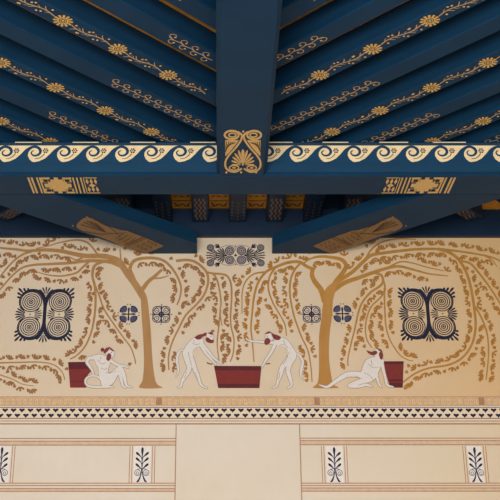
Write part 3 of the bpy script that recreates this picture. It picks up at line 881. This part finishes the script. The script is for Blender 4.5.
# bending satyr, right of the vat
figure('painted_satyr', 'painted white satyr bending over the vat from its right side, arm stretched out',
 [[(292, 356, 7.4), (287, 362, 6), (282.4, 367.4, 4.6), (280.4, 374, 4.2), (277.8, 382, 2.4), (276.6, 386, 1.8), (272.6, 388, 1.3)],
  [(292.6, 358, 6), (289.4, 364.6, 4.8), (288, 371, 4), (289.6, 377, 3.6), (291.6, 384, 2.2), (290.6, 386.4, 1.8), (287.6, 388.4, 1.3)],
  [(276, 342, 4), (273, 349, 3), (270, 354.4, 2.6), (266, 360, 2.2), (261.8, 367.4, 1.3)],
  [(275, 343, 3), (267, 342.6, 2.4), (258, 341.8, 2.1), (250, 341.2, 1.5), (246, 338.6, .9)]],
 [[(275, 339.4), (281, 337.6), (286.6, 339.6), (291, 345), (294, 350), (296.4, 354.8), (295, 360), (290, 361), (287.6, 356), (287, 350), (283, 346.6), (277, 346)],
  [(266, 334), (269.4, 332.2), (272.4, 334.4), (273, 339), (270, 341.6), (266.4, 340), (265, 337)]],
 [[(270.6, 332.4), (274, 334.4), (278, 335.6), (280.8, 337.6), (279.4, 340), (275.8, 340.2), (272.8, 337.8)], [(264.6, 334), (268.6, 331.6), (271, 333), (267, 334.2)]],
 [[(264.2, 341), (267, 338), (270.2, 340), (269.8, 343.4), (266.4, 345.2), (264.4, 344)]],
 [(296.6, 354, 1.8), (300, 356.4, 2), (302.8, 362, 2.4), (301.4, 369, 2.4), (300.6, 374.6, 1.8), (302, 378.4, 1.2), (304.4, 380.8, .7)],
 [[(279, 346), (284, 344.6), (288, 348)], [(283, 340), (285, 344)], [(289, 352), (286, 360), (282.6, 365)], [(280, 372), (278.6, 380)]],
 [(266, 364.4), (268, 363.8), (270.2, 364)], 285, (267, 336.4))
# reclining figure, right
figure('painted_satyr', 'painted white figure reclining and propped on its arms at the foot of the right tree',
 [[(364, 376, 7.4), (357, 374.6, 5.6), (348, 374.6, 5), (341.6, 377.6, 4.2), (335, 382, 3.4), (327.4, 387, 2.4), (322, 386, 1.4), (319.4, 385, .8)],
  [(368, 379, 6), (360, 382, 5), (352, 384.8, 4.2), (349, 386.4, 2.8), (358, 386.8, 2.6), (366, 385, 2.8), (372, 387, 1.4)],
  [(375, 362, 3.8), (376.4, 369, 3), (376.8, 376, 2.6), (378.4, 383, 2.2), (380.8, 387.2, 1.4)],
  [(381.4, 361, 3.4), (383, 369, 2.8), (385, 377, 2.4), (387, 385, 2), (393, 387.2, 1.2)]],
 [[(366, 360), (373, 357.4), (380, 357.8), (384, 361), (381, 366), (378, 373), (374, 380), (366, 383), (360, 379), (361, 372), (363, 366)],
  [(373.6, 350), (378, 349.2), (381.6, 351), (382, 355), (379, 358.4), (375, 357)]],
 [[(366, 350.4), (368.4, 353.6), (372, 355.4), (375.4, 355), (377.4, 352.6), (375, 350.8), (371.6, 352)], [(376.6, 348.6), (380.4, 349.4), (382, 352), (379, 351)]],
 [[(378.6, 354.2), (381, 351.6), (383, 355), (382.2, 359.6), (380, 359)]], None,
 [[(368, 364), (373, 368), (379, 367)], [(364, 373), (370, 376), (374, 382)], [(354, 376), (362, 379)], [(371, 360), (372, 366)]], None, 360, (379.8, 352.4))

# ------------------------------------------------------------------ friezes below the mural
def wrect(p, y0, y1, x0=None, x1=None):
    """a band in wall coordinates: pixel heights taken at the axis"""
    xa = XL + .005 if x0 is None else x0; xb = XR - .005 if x1 is None else x1
    za = on_wall(219, y0)[1]; zb_ = on_wall(219, y1)[1]
    return p.rect(xa, zb_, xb, za)
W = lambda L: wallmap(L, px=False)
def zz(y): return on_wall(219, y)[1]
def xx(x, y): return on_wall(x, y)[0]
base = (MID, D, zz(405) + EYE)
t = thing('meander_frieze', 'narrow tan key-pattern frieze directly under the painted figures', 'frieze', base)
wrect(Paint(), 397, 405.2).build('ground', 'tan', t, W(1), base)
p = Paint(); wrect(p, 396.6, 397.4); wrect(p, 404.8, 405.6)
p.build('edge_line', 'line', t, W(1.6), base)
p = Paint(); u = 7.4 / F
x = XL + .05; ztop = zz(398.6); zbt = zz(403.8); hh = ztop - zbt
while x < XR - .1:
    q = [(x, zbt), (x, ztop), (x + 4 * u, ztop), (x + 4 * u, zbt + hh * .3), (x + 2 * u, zbt + hh * .3), (x + 2 * u, zbt + hh * .62)]
    p.stroke(q, .9 * u, smooth=False); p.stroke([(x, zbt), (x - 1.6 * u, zbt)], .8 * u, smooth=False)
    x += 5.6 * u
p.build('key_pattern', 'tan_dark', t, W(1.6), base)
p = Paint()
for xp in (159, 317, 481.4):
    p = Paint(); wrect(p, 397.6, 404.8, xx(xp - 2.8, 401), xx(xp + 2.8, 401))
    p.build('brown_block', 'line', t, W(2.4), base)

base = (MID, D, zz(419) + EYE)
t = thing('heart_frieze', 'cream frieze with two rows of dark blue hearts', 'frieze', base)
wrect(Paint(), 405.8, 418.6).build('ground', 'palewarm', t, W(1), base)
p = Paint(); wrect(p, 407.0, 407.8); wrect(p, 418.0, 418.8)
p.build('edge_line', 'grey_line', t, W(1.6), base)
k = xx(219 + 8.43, 413) - xx(219, 413)
x00 = xx(5.2, 410)
def heart(p, x, z, s):
    p.poly([(x, z - 2.1 * s), (x + .9 * s, z - 1.0 * s), (x + 2.1 * s, z - .1 * s), (x + 2.4 * s, z + .8 * s), (x + 1.6 * s, z + 1.4 * s), (x + .5 * s, z + 1.2 * s), (x, z + .8 * s),
            (x - .5 * s, z + 1.2 * s), (x - 1.6 * s, z + 1.4 * s), (x - 2.4 * s, z + .8 * s), (x - 2.1 * s, z - .1 * s), (x - .9 * s, z - 1.0 * s)])
s_ = 7.25 / F
for row, (y, dx) in enumerate(((410.2, 0), (415.4, k / 2))):
    p = Paint()
    for i in range(-44, 110):
        x = x00 + i * k + dx
        if XL + .05 < x < XR - .05: heart(p, x, zz(y), s_ * 1.2)
    p.build('heart_row', 'ink', t, W(1.8), base)
base = (MID, D, zz(424) + EYE)
t = thing('painted_border', 'ruled brown lines running just under the heart frieze', 'painted border', base)
p = Paint(); wrect(p, 420.6, 421.4); wrect(p, 423.2, 424.6)
p.build('line', 'line', t, W(1), base)
wrect(Paint(), 419, 420.4).build('light_band', 'palewarm', t, W(.8), base)

# ruled panels left and right of the plain middle field
for sg, s, xe, ys, yl in ((-1, 'left', 175.6, (438.6, 441.2, 445.2), (483.2, 485.6, 488.6, 491.4)), (1, 'right', 300.6, (438.2, 440.6, 444.8), (483.2, 485.6, 488, 491.2))):
    xe_w = xx(xe, 460)
    base = (xe_w, D, zz(500) + EYE)
    t = thing('painted_border', 'panel outline of thin brown rules on the dado, %s of the plain field' % s, 'painted border', base)
    x0, x1 = (XL + .01, xe_w) if sg < 0 else (xe_w, XR - .01)
    p = Paint(); hwid = .0033
    p.rect(xe_w - hwid, zz(560), xe_w + hwid, zz(424.4))
    p.build('edge_rule', 'line', t, W(1.4), base)
    q = Paint(); fl = Paint()
    for y in ys + yl: wrect(q, y - .45, y + .45, x0, x1)
    wrect(fl, ys[1], ys[2], x0, x1); wrect(fl, yl[2], yl[3], x0, x1)
    fl.build('shaded_band', 'linefill', t, W(1), base); q.build('rule', 'line', t, W(1.8), base)
# blue palm ornaments in white boxes
def anthemion(xa, xb, label):
    za, zb_ = zz(446), zz(483)
    X0, X1 = xx(xa, 446), xx(xb, 446); xm = (X0 + X1) / 2
    base = (xm, D, zb_ + EYE)
    t = thing('palm_panel', label, 'painted panel', base, group='white palm ornament boxes on the dado')
    Paint().rect(X0, zb_, X1, za).build('ground', 'pale', t, W(1), base)
    p = Paint(); k = 7.1 / F
    for dx in (1.6, 4.0):
        for a in (X0 - dx * k, X1 + dx * k):
            p = Paint(); p.rect(a - .0025, zb_, a + .0025, za)
            p.build('side_rule', 'line', t, W(1), base)
    U = lambda u, v: (xm + u * k, (za + zb_) / 2 - v * k)
    a = Paint(); b = Paint()
    a.add(Paint().petal(0, -8, -pi / 2, 9, 2.6).xf(U))
    for y in (-10, -4.6, 1.2):
        for sx in (-1, 1):
            a.add(Paint().petal(sx * 1.4, y + 2.4, -pi / 2 + sx * .85, 6.6, 2.3).xf(U))
            b.add(Paint().stroke([(sx * .2, y + 7), (sx * .6, y + 4), (sx * 1.6, y + 2)], .7).xf(U))
    for sx in (-1, 1):
        b.add(Paint().ring(sx * 4.2, 8.2, 2.9, .6, 16).xf(U)); b.add(Paint().ring(sx * 4.2, 8.6, 1.3, .55, 12).xf(U))
        b.add(Paint().stroke([(sx * .4, 4), (sx * 2.6, 4.4), (sx * 5.4, 5.6)], .6).xf(U))
        a.add(Paint().stroke([(sx * .2, 6, .7), (sx * .9, 10, .9), (sx * 2, 13.4, 1.4), (sx * 3.4, 16.2, 1.7), (sx * 5, 17, 1)], 1).xf(U))
    b.add(Paint().stroke([(0, -8), (0, 7)], .9, smooth=False).xf(U))
    a.build('palm_leaves', 'ink', t, W(2), base); b.build('palm_scrolls', 'inkgrey', t, W(1.6), base)
anthemion(-6.2, 11.2, 'white box with blue palm ornament cut by the left frame edge')
anthemion(134.2, 151.0, 'white box with blue palm ornament just left of the plain middle field')
anthemion(325.4, 342.4, 'white box with blue palm ornament just right of the plain middle field')
anthemion(466.6, 481.4, 'white box with blue palm ornament near the right frame edge')

# ------------------------------------------------------------------ light
wd = bpy.data.worlds.new('daylight'); S.world = wd; wd.use_nodes = True
bg = wd.node_tree.nodes['Background']; bg.inputs[0].default_value = (.8, .9, 1, 1); bg.inputs[1].default_value = 1.0
def area(name, loc, rot, sx, sy, power, col):
    l = bpy.data.lights.new(name, 'AREA'); l.shape = 'RECTANGLE'; l.size = sx; l.size_y = sy; l.energy = power; l.color = col
    o = bpy.data.objects.new(name, l); COL.objects.link(o); o.location = loc; o.rotation_euler = rot; return o
area('window_daylight', (-.8, -2.2, 1.7), (radians(96), 0, 0), 3.6, 2.6, 520, (1, .985, .955))
area('warm_fill', (2.6, 3.6, 2.2), (radians(100), 0, radians(8)), .7, .7, 5, (1, .66, .34))  # added warm fill without a known fixture, tints the right side

cam = bpy.data.cameras.new('camera'); co = bpy.data.objects.new('camera', cam); COL.objects.link(co)
co.location = (0, 0, EYE); co.rotation_euler = (radians(90) + PITCH, 0, 0)
cam.sensor_width = 36; cam.lens = F / 500 * 36; cam.shift_x = (250 - CX) / 500; cam.clip_start = .05
S.camera = co
S.view_settings.view_transform = 'Standard'; S.view_settings.look = 'None'
S.view_settings.exposure = 0; S.view_settings.gamma = 1
S.cycles.use_denoising = True
S.cycles.max_bounces = 8; S.cycles.diffuse_bounces = 6
